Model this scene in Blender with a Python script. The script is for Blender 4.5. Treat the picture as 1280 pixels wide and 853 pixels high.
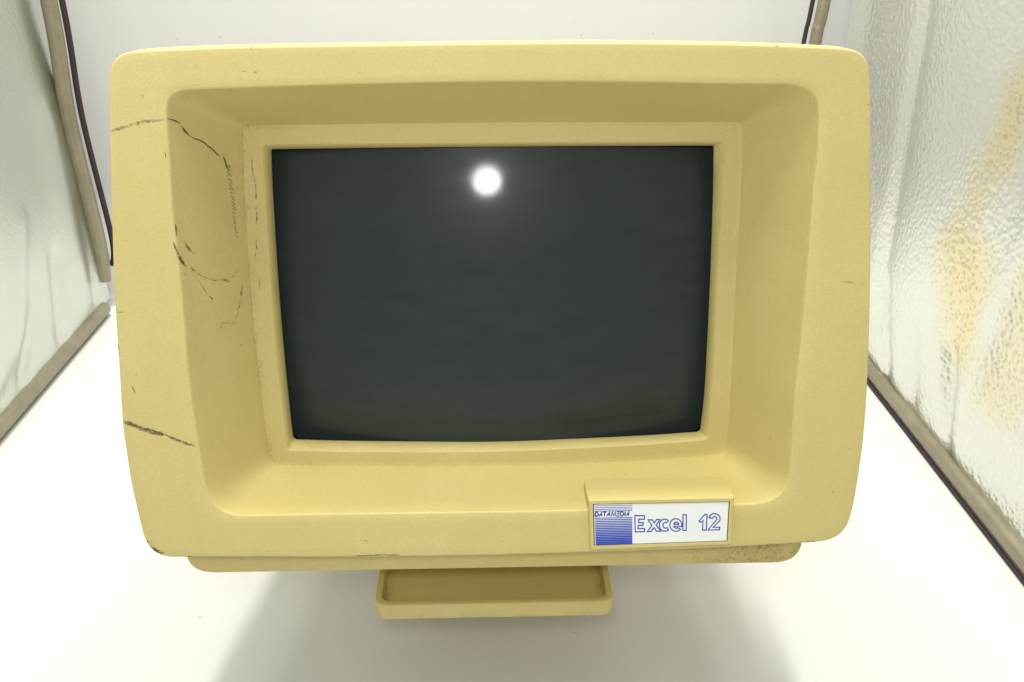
import bpy, bmesh, math, random
from mathutils import Vector, Matrix, noise
from mathutils.bvhtree import BVHTree

random.seed(7)
S = bpy.context.scene
for o in list(bpy.data.objects):
    bpy.data.objects.remove(o)
COL = S.collection
PI = math.pi

# ------------------------------------------------------------------ camera
CAM_H = 0.385
cam_d = bpy.data.cameras.new('camera')
cam = bpy.data.objects.new('camera', cam_d)
COL.objects.link(cam)
cam_d.sensor_width = 36
cam_d.lens = 1062.0 / 1280.0 * 36
cam_d.clip_start = 0.02
cam_d.clip_end = 50
CAM_M = (Matrix.Rotation(-math.radians(1.9), 3, 'Z') @ Matrix.Rotation(math.radians(90 - 28.3), 3, 'X')
         @ Matrix.Rotation(-0.00314, 3, 'Z'))
cam.matrix_world = Matrix.Translation((0, 0, CAM_H)) @ CAM_M.to_4x4()
S.camera = cam

# ------------------------------------------------------------------ light (a light tent: lamps, no sky)
W = bpy.data.worlds.new('World')
S.world = W
W.use_nodes = True
bg = W.node_tree.nodes['Background']
bg.inputs[0].default_value = (1.0, 1.0, 0.955, 1)
bg.inputs[1].default_value = 0.46


def lamp(name, kind, loc, target, power, color, **kw):
    d = bpy.data.lights.new(name, kind)
    d.energy = power
    d.color = color
    for k, v in kw.items():
        setattr(d, k, v)
    o = bpy.data.objects.new(name, d)
    COL.objects.link(o)
    o.location = loc
    o.rotation_euler = (Vector(target) - Vector(loc)).to_track_quat('-Z', 'Y').to_euler()
    return o


lamp('tent_top_lamp', 'AREA', (-0.03, 0.12, 4.50), (0.0, 0.38, 0.0), 138.0, (1.0, 0.99, 0.94),
     shape='RECTANGLE', size=0.17, size_y=1.30)
lamp('backdrop_fill_lamp', 'AREA', (0.0, 0.62, 1.05), (0.0, 1.0, 0.25), 10.0, (1.0, 0.99, 0.95),  # added fill, out of view, brightens the backdrop
     shape='RECTANGLE', size=0.60, size_y=0.15)
lamp('left_fill_lamp', 'AREA', (-0.41, 0.24, 0.46), (0.15, 0.38, 0.20), 0.45, (1.0, 0.98, 0.92),  # added side fill, out of view, lifts the right recess wall
     shape='RECTANGLE', size=0.22, size_y=0.40)
lamp('flash_lamp', 'POINT', (-0.014, 0.0, CAM_H + 0.048), (0, 1, 0), 2.7, (0.97, 0.98, 1.0),
     shadow_soft_size=0.027)

S.render.engine = 'CYCLES'
S.view_settings.view_transform = 'Standard'
S.view_settings.look = 'None'
S.view_settings.exposure = 0.08
S.view_settings.gamma = 1


FZ = -0.100         # the tent's white floor; z = 0 is the underside of the terminal's tray
TS = 1.26          # size of the tent against a tent 0.72 m wide


# ------------------------------------------------------------------ helpers
def tag(o, label=None, cat=None, group=None, kind=None):
    if label: o['label'] = label
    if cat: o['category'] = cat
    if group: o['group'] = group
    if kind: o['kind'] = kind
    return o


def mesh_obj(name, verts, faces, mats, parent=None, fmat=None, smooth=35):
    me = bpy.data.meshes.new(name)
    me.from_pydata([tuple(v) for v in verts], [], faces)
    if not isinstance(mats, (list, tuple)):
        mats = [mats]
    for m in mats:
        me.materials.append(m)
    if fmat:
        for p, k in zip(me.polygons, fmat):
            p.material_index = k
    bm = bmesh.new()
    bm.from_mesh(me)
    bmesh.ops.recalc_face_normals(bm, faces=bm.faces)
    bm.to_mesh(me)
    bm.free()
    if smooth:
        me.shade_smooth()
        me.set_sharp_from_angle(angle=math.radians(smooth))
    o = bpy.data.objects.new(name, me)
    COL.objects.link(o)
    if parent:
        o.parent = parent
    return o


def nt(name):
    m = bpy.data.materials.new(name)
    m.use_nodes = True
    t = m.node_tree
    return m, t, t.nodes, t.links, t.nodes['Principled BSDF']


def noise_n(t, scale, detail=3, rough=0.5, coord='Object', vec=None, sc=None):
    n = t.nodes.new('ShaderNodeTexNoise')
    n.inputs['Scale'].default_value = scale
    n.inputs['Detail'].default_value = detail
    n.inputs['Roughness'].default_value = rough
    tc = t.nodes.new('ShaderNodeTexCoord')
    src = tc.outputs[coord]
    if sc:
        mp = t.nodes.new('ShaderNodeMapping')
        mp.inputs['Scale'].default_value = sc
        t.links.new(src, mp.inputs[0])
        src = mp.outputs[0]
    t.links.new(src, n.inputs['Vector'])
    return n


def ramp(t, src, stops):
    r = t.nodes.new('ShaderNodeValToRGB')
    el = r.color_ramp.elements
    while len(el) < len(stops):
        el.new(0.5)
    for e, (p, c) in zip(el, stops):
        e.position = p
        e.color = c if len(c) == 4 else (*c, 1)
    t.links.new(src, r.inputs[0])
    return r


def mix(t, fac, a, b, mode='MIX'):
    n = t.nodes.new('ShaderNodeMix')
    n.data_type = 'RGBA'
    n.blend_type = mode
    for k, v in ((0, fac), (6, a), (7, b)):
        if hasattr(v, 'links') or hasattr(v, 'is_output'):
            t.links.new(v, n.inputs[k])
        else:
            n.inputs[k].default_value = v
    return n.outputs[2]


def math_n(t, op, a, b=None, clamp=False):
    n = t.nodes.new('ShaderNodeMath')
    n.operation = op
    n.use_clamp = clamp
    for k, v in ((0, a), (1, b)):
        if v is None: continue
        if hasattr(v, 'is_output'):
            t.links.new(v, n.inputs[k])
        else:
            n.inputs[k].default_value = v
    return n.outputs[0]


# ------------------------------------------------------------------ materials
def plastic(name, base, dark, rough=0.46, bump=0.30):
    m, t, N, Lk, P = nt(name)
    big = noise_n(t, 22, 4, 0.6)
    mid = noise_n(t, 160, 3, 0.55)
    c = mix(t, ramp(t, big.outputs[0], [(0.35, (0, 0, 0)), (0.7, (1, 1, 1))]).outputs[0], (*base, 1), (*[b * k for b, k in zip(base, (0.93, 0.92, 0.84))], 1))
    c = mix(t, math_n(t, 'MULTIPLY', ramp(t, mid.outputs[0], [(0.45, (0, 0, 0)), (0.8, (1, 1, 1))]).outputs[0], 0.35), c, (*[b * 0.88 for b in base], 1))
    low = noise_n(t, 7, 3, 0.55)
    c = mix(t, ramp(t, low.outputs[0], [(0.38, (0, 0, 0)), (0.66, (1, 1, 1))]).outputs[0], c, (base[0] * 0.985, base[1] * 0.945, base[2] * 0.84, 1))
    gr = noise_n(t, 850, 2, 0.6)
    c = mix(t, ramp(t, gr.outputs[0], [(0.40, (0, 0, 0)), (0.62, (0.5,) * 3)]).outputs[0], c, (*[b * 0.86 for b in base], 1))
    # grime gathered in the creases, stored per vertex, broken up by noise
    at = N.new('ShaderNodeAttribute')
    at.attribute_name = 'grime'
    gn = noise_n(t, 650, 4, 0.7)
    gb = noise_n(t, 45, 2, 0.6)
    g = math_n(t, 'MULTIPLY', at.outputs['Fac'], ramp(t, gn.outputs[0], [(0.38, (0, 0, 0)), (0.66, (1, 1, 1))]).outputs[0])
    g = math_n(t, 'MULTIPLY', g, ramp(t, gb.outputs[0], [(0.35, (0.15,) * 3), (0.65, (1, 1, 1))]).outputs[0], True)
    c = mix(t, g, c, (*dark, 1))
    # tiny specks
    sp = N.new('ShaderNodeTexVoronoi')
    sp.inputs['Scale'].default_value = 95
    tc = N.new('ShaderNodeTexCoord')
    Lk.new(tc.outputs['Object'], sp.inputs['Vector'])
    keep = N.new('ShaderNodeSeparateColor')
    Lk.new(sp.outputs['Color'], keep.inputs[0])
    d = math_n(t, 'LESS_THAN', sp.outputs['Distance'], 0.045)
    k = math_n(t, 'GREATER_THAN', keep.outputs[0], 0.88)
    c = mix(t, math_n(t, 'MULTIPLY', math_n(t, 'MULTIPLY', d, k), 0.55), c, (*dark, 1))
    Lk.new(c, P.inputs['Base Color'])
    P.inputs['Roughness'].default_value = rough
    P.inputs['Specular IOR Level'].default_value = 0.42
    fine = noise_n(t, 2200, 2, 0.6)
    med = noise_n(t, 1100, 2, 0.5)
    h = math_n(t, 'ADD', fine.outputs[0], med.outputs[0])
    b = N.new('ShaderNodeBump')
    b.inputs['Strength'].default_value = bump
    b.inputs['Distance'].default_value = 0.0006
    Lk.new(h, b.inputs['Height'])
    Lk.new(b.outputs[0], P.inputs['Normal'])
    return m


M_PL = plastic('yellowed_plastic', (0.60, 0.508, 0.208), (0.10, 0.065, 0.02))
M_PL2 = plastic('stand_plastic', (0.60, 0.50, 0.20), (0.14, 0.08, 0.03), 0.45)


def scuff_mat():
    m, t, N, Lk, P = nt('scuff')
    P.inputs['Base Color'].default_value = (0.135, 0.105, 0.045, 1)
    P.inputs['Roughness'].default_value = 0.7
    n1 = noise_n(t, 1700, 2, 0.6)
    n2 = noise_n(t, 330, 3, 0.6)
    nsum = math_n(t, 'MULTIPLY', math_n(t, 'ADD', n1.outputs[0], n2.outputs[0]), 0.5)
    at = N.new('ShaderNodeAttribute')
    at.attribute_name = 'ink'
    a = math_n(t, 'ADD', nsum, math_n(t, 'SUBTRACT', at.outputs['Fac'], 1.0))
    r = ramp(t, a, [(0.22, (0, 0, 0)), (0.46, (0.9,) * 3)])
    Lk.new(r.outputs[0], P.inputs['Alpha'])
    return m


M_SC = scuff_mat()


def simple(name, col, rough=0.5, metal=0.0, spec=0.5):
    m, t, N, Lk, P = nt(name)
    P.inputs['Base Color'].default_value = (*col, 1)
    P.inputs['Roughness'].default_value = rough
    P.inputs['Metallic'].default_value = metal
    P.inputs['Specular IOR Level'].default_value = spec
    return m


def glass_mat():
    m, t, N, Lk, P = nt('picture_tube')
    sm = noise_n(t, 30, 5, 0.65, sc=(1.3, 1, 5))
    c = mix(t, ramp(t, sm.outputs[0], [(0.35, (0, 0, 0)), (0.7, (1, 1, 1))]).outputs[0],
            (0.026, 0.0345, 0.033, 1), (0.031, 0.0405, 0.039, 1))
    Lk.new(c, P.inputs['Base Color'])
    P.inputs['Roughness'].default_value = 0.36
    P.inputs['Specular IOR Level'].default_value = 0.12
    P.inputs['Coat Weight'].default_value = 0.34
    cr = ramp(t, sm.outputs[0], [(0.3, (0.075,) * 3), (0.7, (0.11,) * 3)])
    Lk.new(cr.outputs[0], P.inputs['Coat Roughness'])
    return m


M_GL = glass_mat()
M_BLACK = simple('black_gap', (0.004, 0.004, 0.006), 0.6)


def foil_mat(name, pebble, pscale, rough, col):
    m, t, N, Lk, P = nt(name)
    P.inputs['Metallic'].default_value = 1.0
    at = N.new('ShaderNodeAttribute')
    at.attribute_name = 'painted_reflection'
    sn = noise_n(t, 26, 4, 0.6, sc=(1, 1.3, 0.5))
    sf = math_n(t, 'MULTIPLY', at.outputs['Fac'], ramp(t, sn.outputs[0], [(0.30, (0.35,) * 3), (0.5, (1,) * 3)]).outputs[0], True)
    P.inputs['Roughness'].default_value = rough
    tc = N.new('ShaderNodeTexCoord')
    v = N.new('ShaderNodeTexVoronoi')
    v.feature = 'SMOOTH_F1'
    v.inputs['Scale'].default_value = pscale
    v.inputs['Smoothness'].default_value = 0.6
    Lk.new(tc.outputs['Object'], v.inputs['Vector'])
    # golden reflection painted into the foil colour, with darker dots at the dimples
    dimple_dots = ramp(t, v.outputs['Distance'], [(0.20, (1, 1, 1)), (0.42, (0, 0, 0))])
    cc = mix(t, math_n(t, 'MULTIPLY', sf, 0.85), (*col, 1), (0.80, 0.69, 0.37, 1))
    cc = mix(t, math_n(t, 'MULTIPLY', math_n(t, 'MULTIPLY', dimple_dots.outputs[0], sf), 0.6), cc, (0.45, 0.39, 0.24, 1))
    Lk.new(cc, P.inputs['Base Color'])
    n = noise_n(t, 60, 4, 0.6)
    b = N.new('ShaderNodeBump')
    b.inputs['Strength'].default_value = pebble
    b.inputs['Distance'].default_value = 0.0012
    Lk.new(v.outputs['Distance'], b.inputs['Height'])
    b2 = N.new('ShaderNodeBump')
    b2.inputs['Strength'].default_value = 0.12
    b2.inputs['Distance'].default_value = 0.004
    Lk.new(n.outputs[0], b2.inputs['Height'])
    Lk.new(b.outputs[0], b2.inputs['Normal'])
    Lk.new(b2.outputs[0], P.inputs['Normal'])
    return m


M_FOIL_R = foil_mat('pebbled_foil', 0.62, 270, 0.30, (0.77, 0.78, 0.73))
M_FOIL_L = foil_mat('satin_foil', 0.22, 420, 0.33, (0.66, 0.69, 0.64))


def rod_mat():
    m, t, N, Lk, P = nt('hem_band')
    n = noise_n(t, 60, 3, 0.6, sc=(1, 1, 1))
    c = mix(t, n.outputs[0], (0.20, 0.18, 0.125, 1), (0.34, 0.31, 0.22, 1))
    Lk.new(c, P.inputs['Base Color'])
    P.inputs['Metallic'].default_value = 0.5
    P.inputs['Roughness'].default_value = 0.33
    return m


M_ROD = rod_mat()
M_SEAM = simple('dark_seam', (0.03, 0.016, 0.02), 0.8)


def sheet_mat():
    m, t, N, Lk, P = nt('white_sheet')
    big = noise_n(t, 7, 3, 0.5)
    c = mix(t, big.outputs[0], (0.56, 0.56, 0.53, 1), (0.58, 0.577, 0.55, 1))
    # sparse dirt specks and short hairs
    for sc_, thr, keepv, seed in (((1, 1, 1), 0.05, 0.82, 0), ((0.35, 1.6, 1), 0.04, 0.9, 5)):
        tc = N.new('ShaderNodeTexCoord')
        mp = N.new('ShaderNodeMapping')
        mp.inputs['Scale'].default_value = sc_
        mp.inputs['Rotation'].default_value = (0, 0, seed * 0.13)
        Lk.new(tc.outputs['Object'], mp.inputs[0])
        v = N.new('ShaderNodeTexVoronoi')
        v.inputs['Scale'].default_value = 36
        Lk.new(mp.outputs[0], v.inputs['Vector'])
        s = N.new('ShaderNodeSeparateColor')
        Lk.new(v.outputs['Color'], s.inputs[0])
        f = math_n(t, 'MULTIPLY', math_n(t, 'LESS_THAN', v.outputs['Distance'], thr), math_n(t, 'GREATER_THAN', s.outputs[1], keepv))
        c = mix(t, math_n(t, 'MULTIPLY', f, 0.32), c, (0.2, 0.18, 0.14, 1))
    Lk.new(c, P.inputs['Base Color'])
    P.inputs['Roughness'].default_value = 0.55
    P.inputs['Specular IOR Level'].default_value = 0.3
    b = N.new('ShaderNodeBump')
    b.inputs['Strength'].default_value = 0.05
    b.inputs['Distance'].default_value = 0.001
    Lk.new(noise_n(t, 260, 3, 0.6).outputs[0], b.inputs['Height'])
    Lk.new(b.outputs[0], P.inputs['Normal'])
    return m


M_SHEET = sheet_mat()
M_WHITE = simple('name_plate_white', (0.78, 0.79, 0.78), 0.22, 0, 0.5)
M_BLUE = simple('print_blue', (0.02, 0.06, 0.42), 0.35)
M_NAVY = simple('print_navy', (0.012, 0.04, 0.27), 0.35)
M_PALE = simple('print_pale_blue', (0.72, 0.76, 0.88), 0.3)

# ---- outlines measured on the front plane: left side, corner, bottom, corner, right side, corner, top, corner (metres)
OUTER = [[(-0.17784, 0.11463), (-0.18106, 0.08519), (-0.18394, 0.05543), (-0.18702, 0.02063), (-0.18953, -0.01978), (-0.19154, -0.05351), (-0.19146, -0.06651), (-0.19092, -0.08637), (-0.1887, -0.11037)], (-0.18728, -0.1275), [(-0.17477, -0.12867), (-0.13008, -0.12955), (-0.07924, -0.13054), (-0.01103, -0.13092), (0.04898, -0.1302), (0.1092, -0.12901), (0.16092, -0.12693), (0.1704, -0.12641)], (0.18373, -0.12525), [(0.18663, -0.11407), (0.18804, -0.10576), (0.18901, -0.09295), (0.1899, -0.07273), (0.18974, -0.05075), (0.18856, -0.02505), (0.18662, 0.00404), (0.18396, 0.03613), (0.18102, 0.06706), (0.17818, 0.0969), (0.17628, 0.11286)], (0.17482, 0.12428), [(0.16381, 0.12559), (0.142, 0.12678), (0.1046, 0.12807), (0.04887, 0.12895), (-0.00653, 0.12894), (-0.06166, 0.12859), (-0.10923, 0.12819), (-0.14575, 0.12738), (-0.16476, 0.12646)], (-0.17574, 0.12583)]
RECESS = [[(-0.153, 0.1002), (-0.15347, 0.09225), (-0.1539, 0.0776), (-0.15494, 0.05323), (-0.15465, 0.03203), (-0.15498, 0.00023), (-0.15546, -0.02026), (-0.15532, -0.04294), (-0.1542, -0.06449), (-0.1532, -0.0839)], (-0.15213, -0.10328), [(-0.13648, -0.10538), (-0.07789, -0.10531), (-0.01059, -0.10566), (0.04437, -0.10547), (0.11655, -0.10401), (0.13272, -0.10361)], (0.14973, -0.10277), [(0.15259, -0.08915), (0.15263, -0.07212), (0.15239, -0.04585), (0.15297, -0.02581), (0.15372, 0.01779), (0.15362, 0.05971), (0.15436, 0.07485), (0.15365, 0.09343), (0.15336, 0.09709)], (0.15204, 0.10872), [(0.13645, 0.10991), (0.09797, 0.11054), (0.04916, 0.11161), (-0.00682, 0.11201), (-0.06254, 0.11133), (-0.11068, 0.11026), (-0.14025, 0.1094)], (-0.15169, 0.10913)]
RIMO = [[(-0.13088, 0.09009), (-0.13187, 0.07584), (-0.13285, 0.05927), (-0.13357, 0.02522), (-0.13376, -0.00338), (-0.13359, -0.02828), (-0.13204, -0.07047), (-0.13101, -0.08641)], (-0.13028, -0.09472), [(-0.12485, -0.0953), (-0.08012, -0.09728), (-0.00194, -0.09835), (0.07626, -0.0967), (0.11981, -0.09396), (0.12444, -0.09355)], (0.12997, -0.09265), [(0.13105, -0.08677), (0.13152, -0.06976), (0.13161, -0.03797), (0.13095, 0.01032), (0.13093, 0.05672), (0.13034, 0.08177), (0.13013, 0.08916)], (0.12992, 0.09283), [(0.12527, 0.09287), (0.07595, 0.09326), (-0.00784, 0.09374), (-0.09106, 0.0934), (-0.12585, 0.09328)], (-0.13083, 0.09311)]
RIMI = [[(-0.12138, 0.08188), (-0.12169, 0.05916), (-0.12233, 0.02075), (-0.12257, -0.02843), (-0.12105, -0.06825), (-0.12062, -0.08415)], (-0.12055, -0.08633), [(-0.11873, -0.08636), (-0.07963, -0.08773), (-0.00181, -0.08877), (0.07599, -0.08636), (0.11794, -0.08386)], (0.11978, -0.08365), [(0.11992, -0.0817), (0.12048, -0.05999), (0.12121, -0.03782), (0.12084, 0.01044), (0.12124, 0.05681), (0.12083, 0.08103)], (0.12075, 0.08247), [(0.11905, 0.08249), (0.05513, 0.08283), (-0.00803, 0.08295), (-0.07084, 0.08308), (-0.11962, 0.08309)], (-0.12128, 0.08311)]
GLASS = [[(-0.11903, 0.0801), (-0.11982, 0.05879), (-0.12051, 0.01553), (-0.12034, -0.02978), (-0.11946, -0.06761), (-0.11883, -0.08121)], (-0.11874, -0.08316), [(-0.11691, -0.08319), (-0.08024, -0.08477), (-0.00177, -0.08628), (0.07673, -0.08434), (0.11534, -0.08225)], (0.11719, -0.08204), [(0.11736, -0.08056), (0.11856, -0.06159), (0.11888, -0.03917), (0.11877, 0.00961), (0.118, 0.05649), (0.11708, 0.0793)], (0.11701, 0.08076), [(0.11572, 0.08077), (0.05576, 0.08108), (-0.00813, 0.08121), (-0.0717, 0.08114), (-0.11729, 0.08092)], (-0.11897, 0.08093)]
# scuffs on the front frame: width, density, wobble, path
SCUFFS = [
    (0.00155, 0.8, 0.0003, [(-0.17976, 0.09101), (-0.1715, 0.09312), (-0.16384, 0.09523), (-0.15418, 0.09588)]),
    (0.00086, 1.2, 0.0003, [(-0.15376, 0.0966), (-0.15132, 0.09553), (-0.14971, 0.09407)]),
    (0.00112, 1.2, 0.0003, [(-0.14963, 0.09296), (-0.14885, 0.09073), (-0.14788, 0.08847)]),
    (0.00073, 1.25, 0.0003, [(-0.14788, 0.08847), (-0.14435, 0.0857), (-0.14195, 0.08251), (-0.13937, 0.07802)]),
    (0.00073, 1.2, 0.0003, [(-0.13834, 0.07835), (-0.13768, 0.07309), (-0.13736, 0.07063)]),
    (0.00043, 0.9, 0.0003, [(-0.13762, 0.07389), (-0.13546, 0.07247)]),
    (0.00193, 0.62, 0.0003, [(-0.13749, 0.07227), (-0.13748, 0.06209), (-0.13746, 0.05095), (-0.13687, 0.03911), (-0.13648, 0.03223)]),
    (0.00069, 1.05, 0.0003, [(-0.13769, 0.07409), (-0.13649, 0.07197)]),
    (0.00069, 1.05, 0.0003, [(-0.13757, 0.07239), (-0.13649, 0.07013)]),
    (0.00069, 1.05, 0.0003, [(-0.1379, 0.0705), (-0.13653, 0.06839)]),
    (0.00069, 1.05, 0.0003, [(-0.13765, 0.06912), (-0.13646, 0.06751)]),
    (0.00069, 1.05, 0.0003, [(-0.13774, 0.0669), (-0.13643, 0.06536)]),
    (0.00069, 1.05, 0.0003, [(-0.1377, 0.06499), (-0.13644, 0.06396)]),
    (0.00069, 1.05, 0.0003, [(-0.13774, 0.06402), (-0.13646, 0.06167)]),
    (0.00069, 1.05, 0.0003, [(-0.13777, 0.06221), (-0.13639, 0.06057)]),
    (0.00069, 1.05, 0.0003, [(-0.13763, 0.05992), (-0.13636, 0.05898)]),
    (0.00069, 1.05, 0.0003, [(-0.13751, 0.05824), (-0.1363, 0.05703)]),
    (0.00069, 1.05, 0.0003, [(-0.13741, 0.05704), (-0.13627, 0.0552)]),
    (0.00069, 1.05, 0.0003, [(-0.13741, 0.05503), (-0.13627, 0.05305)]),
    (0.00069, 1.05, 0.0003, [(-0.13763, 0.05366), (-0.13629, 0.05127)]),
    (0.00069, 1.05, 0.0003, [(-0.13733, 0.05183), (-0.13618, 0.04993)]),
    (0.00069, 1.05, 0.0003, [(-0.13756, 0.04952), (-0.13619, 0.04831)]),
    (0.00069, 1.05, 0.0003, [(-0.13763, 0.0479), (-0.13619, 0.04607)]),
    (0.00069, 1.05, 0.0003, [(-0.1376, 0.04646), (-0.13674, 0.04473)]),
    (0.00069, 1.05, 0.0003, [(-0.13745, 0.04479), (-0.13671, 0.04281)]),
    (0.00069, 1.05, 0.0003, [(-0.13743, 0.04275), (-0.13669, 0.0408)]),
    (0.00069, 1.05, 0.0003, [(-0.13746, 0.04141), (-0.13661, 0.03973)]),
    (0.00069, 1.05, 0.0003, [(-0.13718, 0.03947), (-0.13657, 0.03796)]),
    (0.00069, 1.05, 0.0003, [(-0.13715, 0.03729), (-0.13656, 0.03558)]),
    (0.00112, 0.8, 0.0003, [(-0.12793, 0.07785), (-0.12792, 0.07251), (-0.12797, 0.06672)]),
    (0.00112, 0.8, 0.0003, [(-0.12717, 0.06671), (-0.12676, 0.06089), (-0.12724, 0.05503)]),
    (0.00112, 0.8, 0.0003, [(-0.12754, 0.05166), (-0.1275, 0.0466), (-0.12791, 0.0415)]),
    (0.00112, 0.8, 0.0003, [(-0.12899, 0.0338), (-0.12895, 0.02864), (-0.13019, 0.02431)]),
    (0.00112, 0.8, 0.0003, [(-0.12927, 0.01427), (-0.12869, 0.01032), (-0.12941, 0.0068)]),
    (0.00052, 0.66, 0.0003, [(-0.17275, 0.08237), (-0.16826, 0.08252), (-0.16345, 0.08211)]),
    (0.00077, 0.9, 0.0003, [(-0.15573, 0.0813), (-0.15534, 0.07798)]),
    (0.00077, 0.9, 0.0003, [(-0.15468, 0.04741), (-0.15453, 0.04162)]),
    (0.00112, 1.2, 0.0003, [(-0.15606, 0.03865), (-0.15482, 0.03278), (-0.15352, 0.0273), (-0.15274, 0.0262)]),
    (0.00095, 0.85, 0.0003, [(-0.15278, 0.03838), (-0.15163, 0.03414), (-0.15017, 0.03132)]),
    (0.00095, 0.7, 0.0003, [(-0.15451, 0.02605), (-0.15375, 0.02343), (-0.15305, 0.02074)]),
    (0.00095, 0.8, 0.0003, [(-0.15172, 0.02578), (-0.15074, 0.02187)]),
    (0.00047, 0.8, 0.0003, [(-0.15126, 0.02486), (-0.1492, 0.0201), (-0.14579, 0.01678), (-0.14087, 0.01495), (-0.1387, 0.01671), (-0.13667, 0.01987)]),
    (0.00129, 0.8, 0.0003, [(-0.14312, 0.01658), (-0.14019, 0.01341)]),
    (0.0006, 0.9, 0.0003, [(-0.14587, 0.01635), (-0.14412, 0.01574)]),
    (0.00043, 0.72, 0.0003, [(-0.15074, 0.02187), (-0.14903, 0.01512), (-0.1471, 0.00808)]),
    (0.00103, 0.95, 0.0003, [(-0.14702, 0.00851), (-0.14621, 0.00645)]),
    (0.00077, 0.78, 0.0003, [(-0.13668, 0.01116), (-0.13736, 0.00277), (-0.13881, -0.00404), (-0.14068, -0.00886), (-0.14416, -0.00633), (-0.14489, -0.00986)]),
    (0.00323, 0.85, 0.0003, [(-0.19076, -0.05223), (-0.18284, -0.05576), (-0.17702, -0.05801), (-0.17119, -0.05988)]),
    (0.00193, 0.8, 0.0003, [(-0.1688, -0.06074), (-0.16456, -0.06298), (-0.15556, -0.06622)]),
    (0.00086, 0.9, 0.0003, [(-0.18865, -0.05351), (-0.18087, -0.05622), (-0.17303, -0.0585), (-0.15946, -0.0648)]),
    (0.00086, 0.9, 0.0003, [(-0.18697, 0.00467), (-0.18426, 0.00444)]),
    (0.00086, 0.9, 0.0003, [(-0.18432, -0.03321), (-0.18321, -0.03744)]),
    (0.00086, 0.9, 0.0003, [(-0.16366, 0.10708), (-0.16268, 0.106)]),
    (0.00086, 0.9, 0.0003, [(-0.13772, 0.11998), (-0.13676, 0.11857)]),
    (0.00086, 0.9, 0.0003, [(-0.11633, 0.11737), (-0.11451, 0.11718)]),
    (0.00086, 0.9, 0.0003, [(-0.11128, 0.11628), (-0.10938, 0.11697)]),
    (0.00086, 0.9, 0.0003, [(-0.11082, 0.11734), (-0.10978, 0.11662)]),
    (0.00086, 0.9, 0.0003, [(-0.11186, 0.12716), (-0.1103, 0.12832), (-0.10812, 0.12905)]),
    (0.00086, 0.9, 0.0003, [(-0.14494, 0.10677), (-0.1448, 0.10643)]),
    (0.00086, 0.9, 0.0003, [(-0.16933, 0.06695), (-0.16866, 0.0662)]),
    (0.00086, 0.9, 0.0003, [(-0.16808, 0.06131), (-0.16741, 0.06055)]),
    (0.00086, 0.9, 0.0003, [(-0.06262, 0.11629), (-0.06192, 0.11594)]),
    (0.00086, 0.9, 0.0003, [(-0.07233, -0.12039), (-0.07024, -0.1213)]),
    (0.00086, 0.9, 0.0003, [(0.1749, 0.09948), (0.17713, 0.10056)]),
    (0.00086, 0.9, 0.0003, [(0.17926, 0.00085), (0.1801, 0.00043)]),
    (0.00086, 0.9, 0.0003, [(0.13167, 0.11388), (0.1328, 0.11388)]),
    (0.00086, 0.9, 0.0003, [(0.13012, 0.12676), (0.13238, 0.12675)]),
    (0.00086, 0.9, 0.0003, [(0.14985, 0.10126), (0.15049, 0.1005)]),
    (0.00086, 0.9, 0.0003, [(-0.18864, -0.01163), (-0.18898, -0.01779)]),
    (0.00086, 0.9, 0.0003, [(-0.17042, 0.09961), (-0.16968, 0.0996)]),
    (0.00086, 0.9, 0.0003, [(0.18254, -0.07261), (0.18304, -0.07351)]),
    (0.00301, 0.95, 0.0003, [(-0.18629, -0.11872), (-0.18459, -0.12243), (-0.18187, -0.12476), (-0.17799, -0.12724), (-0.1741, -0.12853)]),
    (0.00112, 1.2, 0.0003, [(-0.18582, -0.12117), (-0.18265, -0.12427), (-0.17919, -0.12674)]),
    (0.00086, 0.9, 0.0003, [(-0.16715, -0.12818), (-0.16336, -0.12826)]),
    (0.00069, 0.9, 0.0003, [(-0.07706, -0.12966), (-0.06426, -0.12936), (-0.05365, -0.12963)]),
    (0.00086, 0.95, 0.0003, [(0.16311, -0.12627), (0.16958, -0.12592)]),
    (0.00052, 0.9, 0.0003, [(0.17232, 0.01556), (0.1772, 0.01469)]),
    (0.00052, 0.62, 0.0003, [(-0.18057, -0.04597), (-0.16972, -0.04652), (-0.15782, -0.04803)]),
    (0.00086, 0.7, 0.0003, [(0.04848, -0.10221), (0.05296, -0.10187), (0.06391, -0.10185)]),
]

# ------------------------------------------------------------------ the setting: white sweep
def build_sweep():
    prof = [(-0.60, 0.0)]
    y = -0.55
    while y < 0.78:
        prof.append((y, 0.0))
        y += 0.05
    R_ = 0.10
    for k in range(13):
        a = k / 12 * PI / 2
        prof.append((0.78 + R_ * math.sin(a), R_ * (1 - math.cos(a))))
    for z in (0.2, 0.35, 0.5, 0.7, 0.9):
        prof.append((0.88, z))
    xs = [-0.62 + 0.04 * i for i in range(31)]
    v, f = [], []
    for (py, pz) in prof:
        for x in xs:
            v.append((x * TS, py * TS, FZ + pz * TS))
    n = len(xs)
    for i in range(len(prof) - 1):
        for j in range(n - 1):
            f.append((i * n + j, i * n + j + 1, (i + 1) * n + j + 1, (i + 1) * n + j))
    return tag(mesh_obj('backdrop', v, f, M_SHEET, smooth=60), kind='structure')


build_sweep()


# ------------------------------------------------------------------ foil side panels of the light tent
def seg_dist(p, a, b):
    ax, ay = a; bx, by = b
    dx, dy = bx - ax, by - ay
    t = max(0, min(1, ((p[0] - ax) * dx + (p[1] - ay) * dy) / (dx * dx + dy * dy)))
    qx, qy = p[0] - ax - t * dx, p[1] - ay - t * dy
    s = dx * (p[1] - ay) - dy * (p[0] - ax)
    return math.hypot(qx, qy), (1 if s > 0 else -1)


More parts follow.
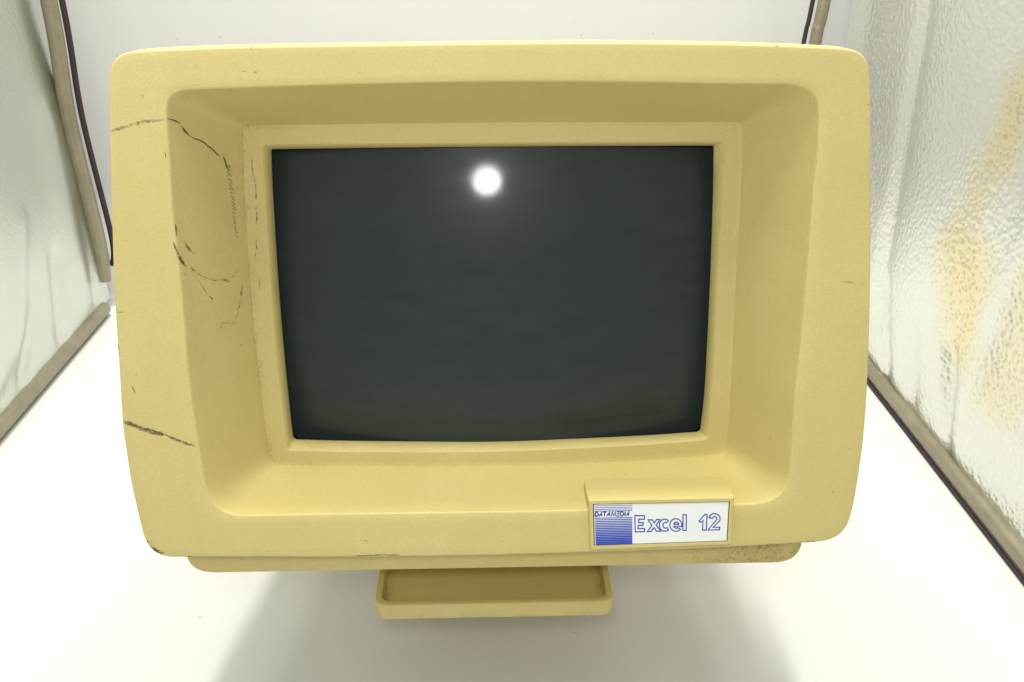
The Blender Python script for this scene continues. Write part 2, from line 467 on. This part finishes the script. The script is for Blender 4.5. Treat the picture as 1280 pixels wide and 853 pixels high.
def tube(name, pts, r, mat, parent, seg=14, flat=1.0, flat_axis=0):
    v, f = [], []
    P_ = [Vector(p) for p in pts]
    n = len(P_)
    for i, p in enumerate(P_):
        d = (P_[min(i + 1, n - 1)] - P_[max(i - 1, 0)]).normalized()
        a = d.cross(Vector((0, 0, 1)) if abs(d.z) < 0.7 else Vector((0, 1, 0))).normalized()
        b = a.cross(d).normalized()
        for k in range(seg):
            t = 2 * PI * k / seg
            v.append(p + a * math.cos(t) * r * (flat if flat_axis == 0 else 1) + b * math.sin(t) * r * (flat if flat_axis else 1))
    for i in range(n - 1):
        for k in range(seg):
            f.append((i * seg + k, i * seg + (k + 1) % seg, (i + 1) * seg + (k + 1) % seg, (i + 1) * seg + k))
    f.append(tuple(range(seg)))
    f.append(tuple((n - 1) * seg + k for k in range(seg)))
    return mesh_obj(name, v, f, mat, parent, smooth=50)


def curve_pts(ctrl, n=8):
    out = []
    C_ = [Vector(c) for c in ctrl]
    for i in range(len(C_) - 1):
        p0 = C_[max(i - 1, 0)]; p1 = C_[i]; p2 = C_[i + 1]; p3 = C_[min(i + 2, len(C_) - 1)]
        for k in range(n):
            t = k / n
            out.append(0.5 * ((2 * p1) + (p2 - p0) * t + (2 * p0 - 5 * p1 + 4 * p2 - p3) * t * t + (3 * p1 - p0 - 3 * p2 + p3) * t ** 3))
    out.append(C_[-1])
    return out


def foil_panel(x0, side, folds, label, mat, y0, y1, seed, zbot, back_corner, wav, painted_reflections=()):
    root = bpy.data.objects.new('tent_side_panel', None)
    COL.objects.link(root)
    root.location = (x0 * TS, (y0 + y1) / 2 * TS, FZ)
    root.scale = (TS, TS, TS)
    tag(root, label, 'tent panel', 'foil side panels of the light tent')
    st = 0.005
    ny = int((y1 - y0) / st); nz = int(0.60 / st)
    v, f = [], []
    for i in range(ny + 1):
        y = y0 + (y1 - y0) * i / ny
        for j in range(nz + 1):
            z = zbot + 0.60 * j / nz
            d = 0.0
            for (a, b, amp, w, kind) in folds:
                dist, s = seg_dist((y, z), a, b)
                if kind == 'r':
                    d += amp * math.exp(-(dist / w) ** 2)
                else:
                    d += amp * s * (dist / w) * math.exp(-(dist / w) ** 2) * 1.6
            nv = noise.noise(Vector((y * 5 + seed, z * 4, seed)))
            d += wav * nv + wav * 0.35 * noise.noise(Vector((y * 16, z * 11 + seed, 3.1)))
            edge = min(1.0, max(0.0, (y1 - y) / 0.03)) * min(1.0, max(0.0, (z - zbot) / 0.012))
            yy = y
            if back_corner and i == ny and z < 0.05:
                yy = y
            v.append((side * (0.0 + d * edge), yy - (y0 + y1) / 2, z))
    for i in range(ny):
        for j in range(nz):
            a = i * (nz + 1) + j
            f.append((a, a + nz + 1, a + nz + 2, a + 1))
    o = mesh_obj('foil_sheet', v, f, mat, root, smooth=80)
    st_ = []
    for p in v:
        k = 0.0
        for (a, b, w, amt) in painted_reflections:
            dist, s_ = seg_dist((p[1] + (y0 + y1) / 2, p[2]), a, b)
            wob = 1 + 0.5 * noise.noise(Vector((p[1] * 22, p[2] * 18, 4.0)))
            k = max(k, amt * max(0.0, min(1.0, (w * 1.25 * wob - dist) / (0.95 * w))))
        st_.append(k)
    a_ = o.data.attributes.new('painted_reflection', 'FLOAT', 'POINT')
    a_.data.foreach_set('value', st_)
    return root


# right panel: x = .336
RX = 0.338
folds_R = [
    ((0.685, 0.38), (0.642, 0.05), -0.0045, 0.012, 'r'),
    ((0.575, 0.07), (0.555, 0.0), -0.003, 0.010, 'r'),
    ((0.636, 0.085), (0.600, 0.004), -0.0045, 0.009, 'r'),
    ((0.527, 0.085), (0.496, 0.000), -0.0050, 0.009, 'r'),
    ((0.470, 0.270), (0.500, 0.030), 0.003, 0.016, 'r'),
    ((0.610, 0.34), (0.585, 0.12), 0.008, 0.070, 'r'),
]
PAINTED_REFLECTIONS = [((0.528, 0.262), (0.545, 0.165), 0.022, 0.8), ((0.540, 0.165), (0.515, 0.105), 0.030, 0.9),  # where the golden reflection is painted on the right foil
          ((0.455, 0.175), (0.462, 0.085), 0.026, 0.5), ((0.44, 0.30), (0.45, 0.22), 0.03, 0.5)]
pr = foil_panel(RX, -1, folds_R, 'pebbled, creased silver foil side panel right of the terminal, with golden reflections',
                M_FOIL_R, -0.05, 0.815, 2.3, 0.010, False, 0.004, PAINTED_REFLECTIONS)
cy = (-0.05 + 0.815) / 2
tube('hem_band', [(-0.002, y - cy, 0.0085) for y in [0.80 - 0.04 * i for i in range(22)]], 0.0066, M_ROD, pr, flat=0.9)
tube('seam', [(-0.0072, y - cy, 0.0018) for y in [0.80 - 0.04 * i for i in range(22)]], 0.0012, M_SEAM, pr, flat=1.3)
tube('edge_band', curve_pts([(0.3165 - RX, 0.805 - cy, 0.50), (0.3080 - RX, 0.805 - cy, 0.2931), (0.3057 - RX, 0.805 - cy, 0.259),
                             (0.3055 - RX, 0.805 - cy, 0.15), (0.3100 - RX, 0.805 - cy, 0.03)]), 0.0055, M_ROD, pr)
tube('edge_seam', curve_pts([(0.3088 - RX, 0.812 - cy, 0.50), (0.3000 - RX, 0.812 - cy, 0.2931), (0.2976 - RX, 0.812 - cy, 0.259),
                             (0.293 - RX, 0.812 - cy, 0.15), (0.302 - RX, 0.812 - cy, 0.03)]), 0.0020, M_SEAM, pr)

# left panel
LX = -0.386
folds_L = [
    ((0.770, 0.20), (0.745, 0.04), 0.004, 0.020, 'r'), ((0.70, 0.34), (0.60, 0.05), 0.004, 0.035, 'r'),
    ((0.665, 0.060), (0.585, 0.020), -0.003, 0.012, 'r'), ((0.58, 0.30), (0.52, 0.08), -0.004, 0.03, 'r'),
    ((0.72, 0.09), (0.69, 0.0), -0.004, 0.010, 'r'), ((0.68, 0.14), (0.63, 0.05), 0.0035, 0.012, 'r'),
    ((0.64, 0.04), (0.60, 0.0), -0.004, 0.008, 'r'), ((0.79, 0.12), (0.775, 0.02), -0.003, 0.010, 'r'),
]
pl_ = foil_panel(LX, 1, folds_L, 'smooth pale silver foil side panel left of the terminal, without golden reflections',
                 M_FOIL_L, -0.05, 0.803, 8.1, 0.012, True, 0.004)
cy = (-0.05 + 0.803) / 2
tube('hem_band', [(0.0, y - cy, 0.0085) for y in [0.785 - 0.04 * i for i in range(22)]], 0.0070, M_ROD, pl_, flat=0.9)
tube('edge_band', curve_pts([(-0.372 - LX, 0.80 - cy, 0.50), (-0.3735 - LX, 0.80 - cy, 0.2976), (-0.3815 - LX, 0.80 - cy, 0.1944),
                             (-0.3820 - LX, 0.80 - cy, 0.0763), (-0.3860 - LX, 0.80 - cy, 0.0330)]), 0.0068, M_ROD, pl_)
tube('edge_seam', curve_pts([(-0.364 - LX, 0.81 - cy, 0.50), (-0.3665 - LX, 0.81 - cy, 0.2976), (-0.3735 - LX, 0.81 - cy, 0.1944),
                             (-0.3730 - LX, 0.81 - cy, 0.0763), (-0.379 - LX, 0.81 - cy, 0.045)]), 0.0026, M_SEAM, pl_)

# ------------------------------------------------------------------ the display terminal
# its front frame stands in a plane that leans back 14.25 degrees and is turned 0.7 degrees
TILT = 0.2488
PSI = -0.0123
FO = Vector((0.0054, 0.3781, 0.1954))          # centre of the front plane
ROOT_LOC = Vector((0.0054, 0.50, 0.0))
term = bpy.data.objects.new('display_terminal', None)
COL.objects.link(term)
term.location = ROOT_LOC
term.rotation_euler = (0, 0, PSI)
tag(term, 'yellowed beige display terminal with a dark blank screen, scuffed frame and small front tray', 'computer terminal')
_ri = Matrix.Rotation(-PSI, 3, 'Z')
_o = _ri @ (FO - ROOT_LOC)
_tm = Matrix.Rotation(-TILT, 3, 'X')


def F(x, d, z):
    """front-plane coordinates (right, depth, up) -> terminal's own space"""
    return _o + _tm @ Vector((x, d, z))


NS, NC = 36, 10


def resample(pts, n):
    P_ = curve_pts([(p[0], p[1], 0) for p in pts], 8) if len(pts) > 2 else [Vector((p[0], p[1], 0)) for p in pts]
    L_ = [0]
    for a, b in zip(P_, P_[1:]):
        L_.append(L_[-1] + (b - a).length)
    out = []
    for k in range(n + 1):
        s = L_[-1] * k / n
        i = 0
        while i < len(L_) - 2 and L_[i + 1] < s:
            i += 1
        t = (s - L_[i]) / max(1e-9, L_[i + 1] - L_[i])
        out.append((P_[i].x * (1 - t) + P_[i + 1].x * t, P_[i].y * (1 - t) + P_[i + 1].y * t))
    return out


def loop2d(spec):
    out = []
    for q in range(4):
        side = spec[2 * q]; ctrl = spec[2 * q + 1]; nxt = spec[(2 * q + 2) % 8]
        out += resample(side, NS)
        a, b = side[-1], nxt[0]
        for k in range(1, NC):
            t = k / NC
            # a conic a little fuller than the plain parabola, closer to a circular arc
            w = 1.15
            den = (1 - t) ** 2 + 2 * w * t * (1 - t) + t * t
            out.append((((1 - t) ** 2 * a[0] + 2 * w * t * (1 - t) * ctrl[0] + t * t * b[0]) / den,
                        ((1 - t) ** 2 * a[1] + 2 * w * t * (1 - t) * ctrl[1] + t * t * b[1]) / den))
    return out


def offset(loop, r):
    """move every point inwards by r along the curve's normal"""
    n = len(loop)
    out = []
    for i in range(n):
        a = loop[(i - 2) % n]; b = loop[(i + 2) % n]
        dx, dy = b[0] - a[0], b[1] - a[1]
        l = math.hypot(dx, dy) or 1
        # the loop runs left side down, bottom right: counter-clockwise, inward normal is (-dy, dx)
        out.append((loop[i][0] - dy / l * r, loop[i][1] + dx / l * r))
    return out


def lerp2(A, B, t):
    return [(a[0] * (1 - t) + b[0] * t, a[1] * (1 - t) + b[1] * t) for a, b in zip(A, B)]


def loft(name, rings, mats, parent, grime=None, cap_first=False, cap_last=False, extra=None, smooth=35, mapf=F):
    """rings: list of (loop2d, depth or function)"""
    v, f, g = [], [], []
    n = len(rings[0][0])
    for i, (lp, d) in enumerate(rings):
        for j, p in enumerate(lp):
            v.append(mapf(p[0], d(p) if callable(d) else d, p[1]))
            g.append(grime(i, j, p) if grime else 0.0)
    for i in range(len(rings) - 1):
        for j in range(n):
            k = (j + 1) % n
            f.append((i * n + j, i * n + k, (i + 1) * n + k, (i + 1) * n + j))
    if cap_first: f.append(tuple(range(n)))
    if cap_last: f.append(tuple((len(rings) - 1) * n + j for j in range(n)))
    fm = [0] * len(f)
    if extra:
        ev, ef, ek = extra
        b0 = len(v)
        v += ev; g += [0.0] * len(ev)
        f += [tuple(b0 + q for q in fc) for fc in ef]
        fm += ek
    o = mesh_obj(name, v, f, mats, parent, fm, smooth)
    a = o.data.attributes.new('grime', 'FLOAT', 'POINT')
    a.data.foreach_set('value', g)
    return o


LO = loop2d(OUTER); LR = loop2d(RECESS); LA = loop2d(RIMO); LI = loop2d(RIMI); LG = loop2d(GLASS)
RD = 0.045                                     # how deep the screen surround sits behind the front plane


def lifted(loop, inset, lift):
    q = offset(loop, inset)
    return [(p[0], p[1] + lift * max(0.0, min(1.0, (p[1] - 0.02) / 0.09))) for p in q]


rings = []
rings.append((lifted(LO, 0.0065, 0.0025), 0.0225))
rings.append((lifted(LO, 0.0012, 0.0030), 0.0220))
rings.append((lifted(LO, 0.0000, 0.0029), 0.0200))
rings.append((lifted(LO, -0.0001, 0.0015), 0.0100))
for a in (0, 22, 45, 68, 90):                  # rounded outer edge
    r = 0.0011
    t = math.radians(a)
    rings.append((offset(LO, r * (1 - math.cos(t))), r * (1 - math.sin(t))))
for t in (0.2, 0.4, 0.6, 0.8):
    A = offset(LO, 0.0011); B = offset(LR, -0.0007)
    rings.append((lerp2(A, B, t), 0.0))
nface = len(rings)
# rounded edge into the recess, then the sloping walls
B0 = offset(LR, -0.0018)
rings.append((offset(LR, -0.0007), 0.0))
rings.append((offset(LR, -0.0002), 0.00018))
rings.append((offset(LR, 0.0002), 0.0007))
rings.append((lerp2(LR, LA, 0.03), 0.0017))
for t in (0.12, 0.22, 0.35, 0.48, 0.6, 0.72, 0.82, 0.90):
    rings.append((lerp2(LR, LA, t), 0.0010 + (RD - 0.0016) * t))
nw = len(rings)
rings.append((lerp2(LR, LA, 0.975), RD - 0.0016))
rings.append((offset(LA, -0.0001), RD - 0.0003))
ncre = len(rings)
rings.append((offset(LA, 0.0005), RD))
rings.append((lerp2(LA, LI, 0.3), RD))
rings.append((lerp2(LA, LI, 0.6), RD))
rings.append((offset(LI, -0.0007), RD))
rings.append((LI, RD + 0.0006))
rings.append((lerp2(LI, LG, 0.5), RD + 0.003))
rings.append((lerp2(LI, LG, 0.95), RD + 0.0062))
rings.append((offset(LG, -0.0008), RD + 0.0105))
nring = len(rings)


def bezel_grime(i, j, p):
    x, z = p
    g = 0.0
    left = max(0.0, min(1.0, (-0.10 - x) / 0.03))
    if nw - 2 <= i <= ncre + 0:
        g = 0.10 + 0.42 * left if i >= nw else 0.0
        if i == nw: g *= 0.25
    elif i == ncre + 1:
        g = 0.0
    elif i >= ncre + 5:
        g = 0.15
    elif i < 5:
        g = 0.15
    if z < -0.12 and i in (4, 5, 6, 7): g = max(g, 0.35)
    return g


# scuffs and scratches that lie in the surface of the front frame
def build_scuffs(bvh):
    ev, ef, ek, ink = [], [], [], []
    rnd = random.Random(3)
    for (w, dens, jit, pts) in SCUFFS:
        P_ = curve_pts([(p[0], p[1], 0) for p in pts], 1) if len(pts) > 1 else None
        # densify
        q = []
        for a, b in zip(P_, P_[1:]):
            n = max(1, int((b - a).length / 0.0007))
            for k in range(n):
                q.append(a.lerp(b, k / n))
        q.append(P_[-1])
        row = []
        for i, p in enumerate(q):
            d = (q[min(i + 1, len(q) - 1)] - q[max(i - 1, 0)])
            d = d.normalized() if d.length > 0 else Vector((1, 0, 0))
            nn = Vector((-d.y, d.x, 0))
            ww = w * (0.55 + 0.75 * abs(noise.noise(Vector((p.x * 900, p.y * 900, w * 1e4))))) * 0.5
            ends = min(1.0, (i + 0.6) / 3, (len(q) - i - 0.4) / 3)
            ww *= max(0.25, ends)
            c = p + nn * jit * noise.noise(Vector((p.x * 700, p.y * 700, 5.0)))
            pair = []
            for s in (-1, 1):
                e = c + nn * ww * s
                o_ = F(e.x, -0.03, e.y); dr = (F(e.x, 0.1, e.y) - o_).normalized()
                hit = bvh.ray_cast(o_, dr)
                if hit[0] is None: pair = None; break
                pair.append((hit[0] + hit[1] * (0.00012 if hit[1].dot(dr) < 0 else -0.00012)))
            if pair is None:
                row = []; continue
            ev += pair
            ink += [dens, dens]
            k = len(ev)
            if row: ef.append((k - 4, k - 3, k - 1, k - 2)); ek.append(1)
            row = pair
    return ev, ef, ek, ink


_tmp = loft('tmp', rings, [M_PL], None)
bm_ = bmesh.new(); bm_.from_mesh(_tmp.data)
BVH = BVHTree.FromBMesh(bm_)
bm_.free()
bpy.data.objects.remove(_tmp)
ev, ef, ek, ink = build_scuffs(BVH)
bezel = loft('front_frame', rings, [M_PL, M_SC], term, grime=bezel_grime, extra=(ev, ef, ek) if ev else None)
ia = bezel.data.attributes.new('ink', 'FLOAT', 'POINT')
vals = [0.0] * (len(bezel.data.vertices) - len(ink)) + ink
ia.data.foreach_set('value', vals)

# picture tube: a shallow part of a sphere behind the opening
GR = 0.62
GX, GZ = -0.001, -0.002


def glass_d(x, z):
    r2 = (x - GX) ** 2 + (z - GZ) ** 2
    return 0.0485 + (GR - math.sqrt(GR * GR - r2))


def build_glass():
    v, f = [], []
    ring0 = offset(LG, -0.004)
    n = len(ring0)
    K = 26
    v.append(F(GX, glass_d(GX, GZ), GZ))
    for k in range(1, K + 1):
        for p in ring0:
            x = GX + (p[0] - GX) * k / K; z = GZ + (p[1] - GZ) * k / K
            v.append(F(x, glass_d(x, z), z))
    for j in range(n):
        f.append((0, 1 + j, 1 + (j + 1) % n))
    for k in range(K - 1):
        for j in range(n):
            a = 1 + k * n + j; b = 1 + k * n + (j + 1) % n
            f.append((a, b, b + n, a + n))
    # back of the glass
    m = len(v)
    for p in ring0:
        v.append(F(p[0], 0.085, p[1]))
    for j in range(n):
        f.append((1 + (K - 1) * n + j, 1 + (K - 1) * n + (j + 1) % n, m + (j + 1) % n, m + j))
    f.append(tuple(m + j for j in range(n)))
    return mesh_obj('screen', v, f, M_GL, term, smooth=40)


build_glass()


# rear housing: its lower edge shows as the lip under the front frame
def rrect(x0, x1, z0, z1, rb, rt):
    spec = [[(x0, z1 - rt), (x0, z0 + rb)], (x0, z0), [(x0 + rb, z0), (x1 - rb, z0)], (x1, z0),
            [(x1, z0 + rb), (x1, z1 - rt)], (x1, z1), [(x1 - rt, z1), (x0 + rt, z1)], (x0, z1)]
    return loop2d(spec)


def build_housing():
    rg = []
    def sec(d, hx, zb, zt, rb=0.016, inset=0.0, cx=-0.0025):
        rg.append((rrect(cx - hx + inset, cx + hx - inset, zb + inset, zt - inset, max(rb - inset, 0.002), max(rb - inset, 0.002)), d))
    sec(0.0185, 0.1725, -0.1490, 0.119, inset=0.012)
    sec(0.0185, 0.1725, -0.1490, 0.119, inset=0.0016)
    sec(0.0190, 0.1725, -0.1490, 0.119, inset=0.0006)
    sec(0.0200, 0.1725, -0.1490, 0.119)
    sec(0.045, 0.1715, -0.1430, 0.119)
    sec(0.100, 0.166, -0.1290, 0.117, 0.022)
    sec(0.160, 0.155, -0.1140, 0.112, 0.026)
    sec(0.260, 0.143, -0.0890, 0.104, 0.030)
    sec(0.345, 0.130, -0.0680, 0.095, 0.030)
    sec(0.352, 0.130, -0.0680, 0.095, 0.030, inset=0.005)
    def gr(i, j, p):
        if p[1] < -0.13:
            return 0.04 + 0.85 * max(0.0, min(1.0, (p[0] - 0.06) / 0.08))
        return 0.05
    return loft('rear_housing', rg, [M_PL2], term, grime=gr, cap_first=False, cap_last=True)


build_housing()


def I(x, y, z):
    """world-aligned metres (before the small turn) -> terminal space"""
    return Vector((x, y, z)) - ROOT_LOC


def plan_loft(name, rings3, mat, grime=None, cap_first=True, cap_last=True, smooth=35):
    """rings of (loop in plan, z)"""
    return loft(name, rings3, [mat], term, grime=grime, cap_first=cap_first, cap_last=cap_last, smooth=smooth,
                mapf=lambda x, z, y: I(x, y, z))


def build_stand():
    base = lambda i: offset(rrect(-0.105, 0.112, 0.535, 0.735, 0.02, 0.02), i)
    plan_loft('stand_base', [(base(0.004), FZ), (base(0.0), FZ + 0.003), (base(0.0), FZ + 0.018), (base(0.003), FZ + 0.0215), (base(0.03), FZ + 0.0225)], M_PL2)
    neck = lambda i, y0: offset(rrect(-0.060, 0.066, y0, 0.62, 0.01, 0.01), i)
    plan_loft('swivel_neck', [(neck(0.0, 0.56), FZ + 0.02), (neck(0.0, 0.50), -0.040), (neck(0.0, 0.4055), -0.004),
                              (neck(0.0, 0.4055), 0.040), (neck(0.004, 0.43), 0.062)], M_PL2)


build_stand()


def build_tray():
    x0, x1, y0, y1 = -0.0683, 0.0740, 0.3672, 0.4070
    w = 0.0044
    rr = lambda a, b, c, d, rb, rt, i: rrect(a + i, b - i, c + i, d - i, max(rb - i, 0.0006), max(rt - i, 0.0004))
    o = lambda i: rr(x0, x1, y0, y1, 0.009, 0.0015, i)
    inn = lambda i: rr(x0 + w, x1 - w, y0 + w, y1 - 0.0015, 0.0055, 0.0010, i)
    H_ = 0.0118
    rg = [(o(0.006), 0.0012), (o(0.0010), 0.0), (o(0.0003), 0.0006), (o(0.0), 0.0016), (o(0.0001), H_ - 0.0012), (o(0.0005), H_ - 0.0003),
          (o(0.0012), H_), (inn(-0.0009), H_), (inn(-0.0003), H_ - 0.0004), (inn(0.0), H_ - 0.0014),
          (inn(0.0006), 0.0062), (inn(0.0016), 0.0050), (inn(0.005), 0.0046)]
    def gr(i, j, p):
        g = 0.05
        if i >= 9:
            e = min(abs(p[0] - (x0 + w)), abs(p[0] - (x1 - w)))
            g = 0.05 + (1.0 if e < 0.0035 else 0.0)
        if i <= 3: g = 0.3
        if i >= 12: g = 0.0
        return g
    plan_loft('tray', rg, M_PL2, gr)


build_tray()

# ------------------------------------------------------------------ badge
def quad_loop(q, n=10):
    """q: TL, TR, BR, BL -> loop left side down, bottom, right up, top"""
    tl, tr, br, bl = q
    out = []
    for a, b in ((tl, bl), (bl, br), (br, tr), (tr, tl)):
        for k in range(n):
            out.append((a[0] + (b[0] - a[0]) * k / n, a[1] + (b[1] - a[1]) * k / n))
    return out


def qinset(q, r):
    tl, tr, br, bl = q
    return [(tl[0] + r, tl[1] - r), (tr[0] - r, tr[1] - r), (br[0] - r, br[1] + r), (bl[0] + r, bl[1] + r)]


BQ = [(0.0464, -0.0979), (0.1227, -0.0976), (0.1230, -0.1250), (0.0480, -0.1268)]
PQ = [(0.0486, -0.10015), (0.1206, -0.09995), (0.1206, -0.1232), (0.0495, -0.12445)]
FD = -0.0040


def build_badge():
    top = [(BQ[0][0] - .0002, BQ[0][1] + .0012), (BQ[1][0] + .0002, BQ[1][1] + .0012), BQ[2], BQ[3]]
    rg = [(quad_loop(top), 0.020), (quad_loop(qinset(BQ, -0.0002)), FD + 0.0012), (quad_loop(qinset(BQ, 0.0001)), FD + 0.0004), (quad_loop(qinset(BQ, 0.0006)), FD),
          (quad_loop(PQ), FD), (quad_loop(qinset(PQ, 0.0001)), FD + 0.0012)]
    b = loft('badge', rg, [M_PL], term, cap_first=True, cap_last=True, smooth=30)
    k = mesh_obj('badge_recess', [F(p[0], FD + 0.0010, p[1]) for p in qinset(PQ, 0.00005)], [(0, 1, 2, 3)], M_BLACK, b, smooth=0)
    q = qinset(PQ, 0.00055)
    v = [F(p[0], FD + 0.0004, p[1]) for p in q] + [F(p[0], FD + 0.00095, p[1]) for p in q]
    plate = mesh_obj('name_plate', v, [(0, 1, 2, 3), (4, 5, 6, 7), (0, 1, 5, 4), (1, 2, 6, 5), (2, 3, 7, 6), (3, 0, 4, 7)], M_WHITE, b, smooth=0)
    return b


badge = build_badge()

# plate pixel space (u to the right, v down, 1280x573 close-up of the badge) -> front-plane coordinates
def PLT(u, v):
    # corners of the white plate in that close-up
    tlx, tly = 84, 172; trx, try_ = 1228, 155; brx, bry = 1206, 492; blx, bly = 74, 518
    # inverse bilinear by iteration
    s, t = 0.5, 0.5
    for _ in range(12):
        x = (1 - t) * ((1 - s) * tlx + s * trx) + t * ((1 - s) * blx + s * brx)
        y = (1 - t) * ((1 - s) * tly + s * try_) + t * ((1 - s) * bly + s * bry)
        s += (u - x) / 1140.0
        t += (v - y) / 340.0
    q = PQ
    X = (1 - t) * ((1 - s) * q[0][0] + s * q[1][0]) + t * ((1 - s) * q[3][0] + s * q[2][0])
    Z = (1 - t) * ((1 - s) * q[0][1] + s * q[1][1]) + t * ((1 - s) * q[3][1] + s * q[2][1])
    return X, Z


def stroke(v, f, pts, w, closed=False, lift=0.0):
    """flat ribbon of width w (close-up pixels) along pts, mitred"""
    n = len(pts)
    rows = []
    for i in range(n):
        if closed:
            a, b, c = pts[(i - 1) % n], pts[i], pts[(i + 1) % n]
        else:
            a, b, c = pts[max(i - 1, 0)], pts[i], pts[min(i + 1, n - 1)]
        d1 = Vector((b[0] - a[0], b[1] - a[1])); d2 = Vector((c[0] - b[0], c[1] - b[1]))
        if d1.length < 1e-6: d1 = d2.copy()
        if d2.length < 1e-6: d2 = d1.copy()
        d1.normalize(); d2.normalize()
        n1 = Vector((-d1.y, d1.x)); n2 = Vector((-d2.y, d2.x))
        m_ = n1 + n2
        if m_.length < 0.2: m_ = n1
        m_.normalize()
        k = 1 / max(0.5, m_.dot(n1))
        rows.append([(b[0] + m_.x * w / 2 * k * s, b[1] + m_.y * w / 2 * k * s) for s in (-1, 1)])
    base = len(v)
    for r in rows:
        for p in r:
            X, Z = PLT(*p)
            v.append(F(X, FD + 0.00035 - lift, Z))
    m = n if closed else n - 1
    for i in range(m):
        a = base + 2 * i; b = base + 2 * ((i + 1) % n)
        f.append((a, a + 1, b + 1, b))


def arc(cx, cy, rx, ry, a0, a1, n=14):
    return [(cx + rx * math.cos(math.radians(a0 + (a1 - a0) * k / n)), cy - ry * math.sin(math.radians(a0 + (a1 - a0) * k / n))) for k in range(n + 1)]


def lettering():
    """outlined letters of the model word and number, drawn as closed outlines"""
    outs = []
    # E
    outs.append([(430, 270), (512, 272), (507, 301), (462, 300), (459, 328), (498, 329), (495, 351), (457, 350), (452, 377), (508, 377), (506, 402), (428, 404)])
    # x
    outs.append([(540, 306), (573, 305), (590, 330), (612, 304), (640, 303), (606, 350), (642, 400), (608, 401), (588, 372), (562, 402), (530, 403), (570, 352)])
    # c
    c = arc(680, 351, 48, 50, 52, 308, 22)
    ci = arc(684, 351, 21, 24, 305, 55, 14)
    outs.append(c + ci)
    # e
    e = [(822, 362)] + arc(772, 350, 51, 52, 10, 318, 26)[0:] + arc(774, 350, 22, 26, 300, 205, 8) + [(752, 362)]
    outs.append(e)
    outs.append(arc(776, 346, 20, 20, 0, 180, 10))
    # l
    outs.append([(834, 266), (862, 265), (858, 394), (830, 395)])
    # 1
    outs.append([(968, 318), (1018, 264), (1036, 264), (1027, 394), (995, 395), (1002, 312), (984, 330)])
    # 2
    o = arc(1098, 300, 47, 42, 168, -28, 16) + [(1084, 372), (1141, 371), (1139, 392), (1042, 394)] + [(1104, 322)] + arc(1100, 300, 18, 17, -20, 165, 10)
    outs.append(o)
    v, f = [], []
    for q in outs:
        stroke(v, f, q, 9.6, closed=True)
    # pale fill seen inside the outlines
    v2, f2 = [], []
    for q in outs:
        if len(q) == 11 and q[0][0] > 780: pass
        b0 = len(v2)
        for p in q:
            X, Z = PLT(*p)
            v2.append(F(X, FD + 0.00037, Z))
        f2.append(tuple(range(b0, b0 + len(q))))
    mesh_obj('lettering', v, f, M_NAVY, badge, smooth=0)
    mesh_obj('letter_fill', v2, f2, M_PALE, badge, smooth=0)


lettering()


def emblem():
    # blue block of horizontal lines that thicken downwards
    v, f = [], []
    xl0, xr0 = 96, 412
    rows = 23
    top, bot = 186, 500
    for k in range(rows):
        t = k / (rows - 1)
        y = top + (bot - top) * t
        if 236 < y < 284: continue
        h = 4.2 + 9.5 * t ** 0.9
        xl = xl0 - 6 * t; xr = xr0 - 12 * t
        sl = -3 - 4 * t
        stroke(v, f, [(xl, y + 4), (xr, y + 4 + sl)], h)
    mesh_obj('emblem', v, f, M_BLUE, badge, smooth=0)
    # maker's name, slanted capitals in the gap of the block
    v, f = [], []
    y0, y1 = 240, 276
    L_ = {
        'D': [[(0, 0), (0, 1)], [(0, 0.04), (.55, .04), (.95, .5), (.55, .96), (0, .96)]],
        'A': [[(-.1, .96), (.75, 0), (.75, 1)], [(.25, .62), (.75, .62)]],
        'T': [[(-.15, .04), (.95, .04)], [(.4, 0), (.4, 1)]],
        'M': [[(0, 1), (.25, 0.02), (.5, .9), (.95, .02), (.95, 1)]],
        'E': [[(.1, .04), (1, .04)], [(.1, .5), (.9, .5)], [(0, .96), (.9, .96)]],
        'I': [[(.3, 0), (.3, 1)]],
    }
    x = 97
    for ch, w in zip('DATAMEDIA', (34, 32, 30, 34, 42, 36, 34, 14, 30)):
        for s in L_[ch]:
            pts = [(x + p[0] * (w - 6) + (1 - p[1]) * 5, y0 + p[1] * (y1 - y0) - 4 * (x - 97) / 310) for p in s]
            stroke(v, f, pts, 10.0)
        x += w + 0.8
    mesh_obj('maker_name', v, f, M_NAVY, badge, smooth=0)


emblem()
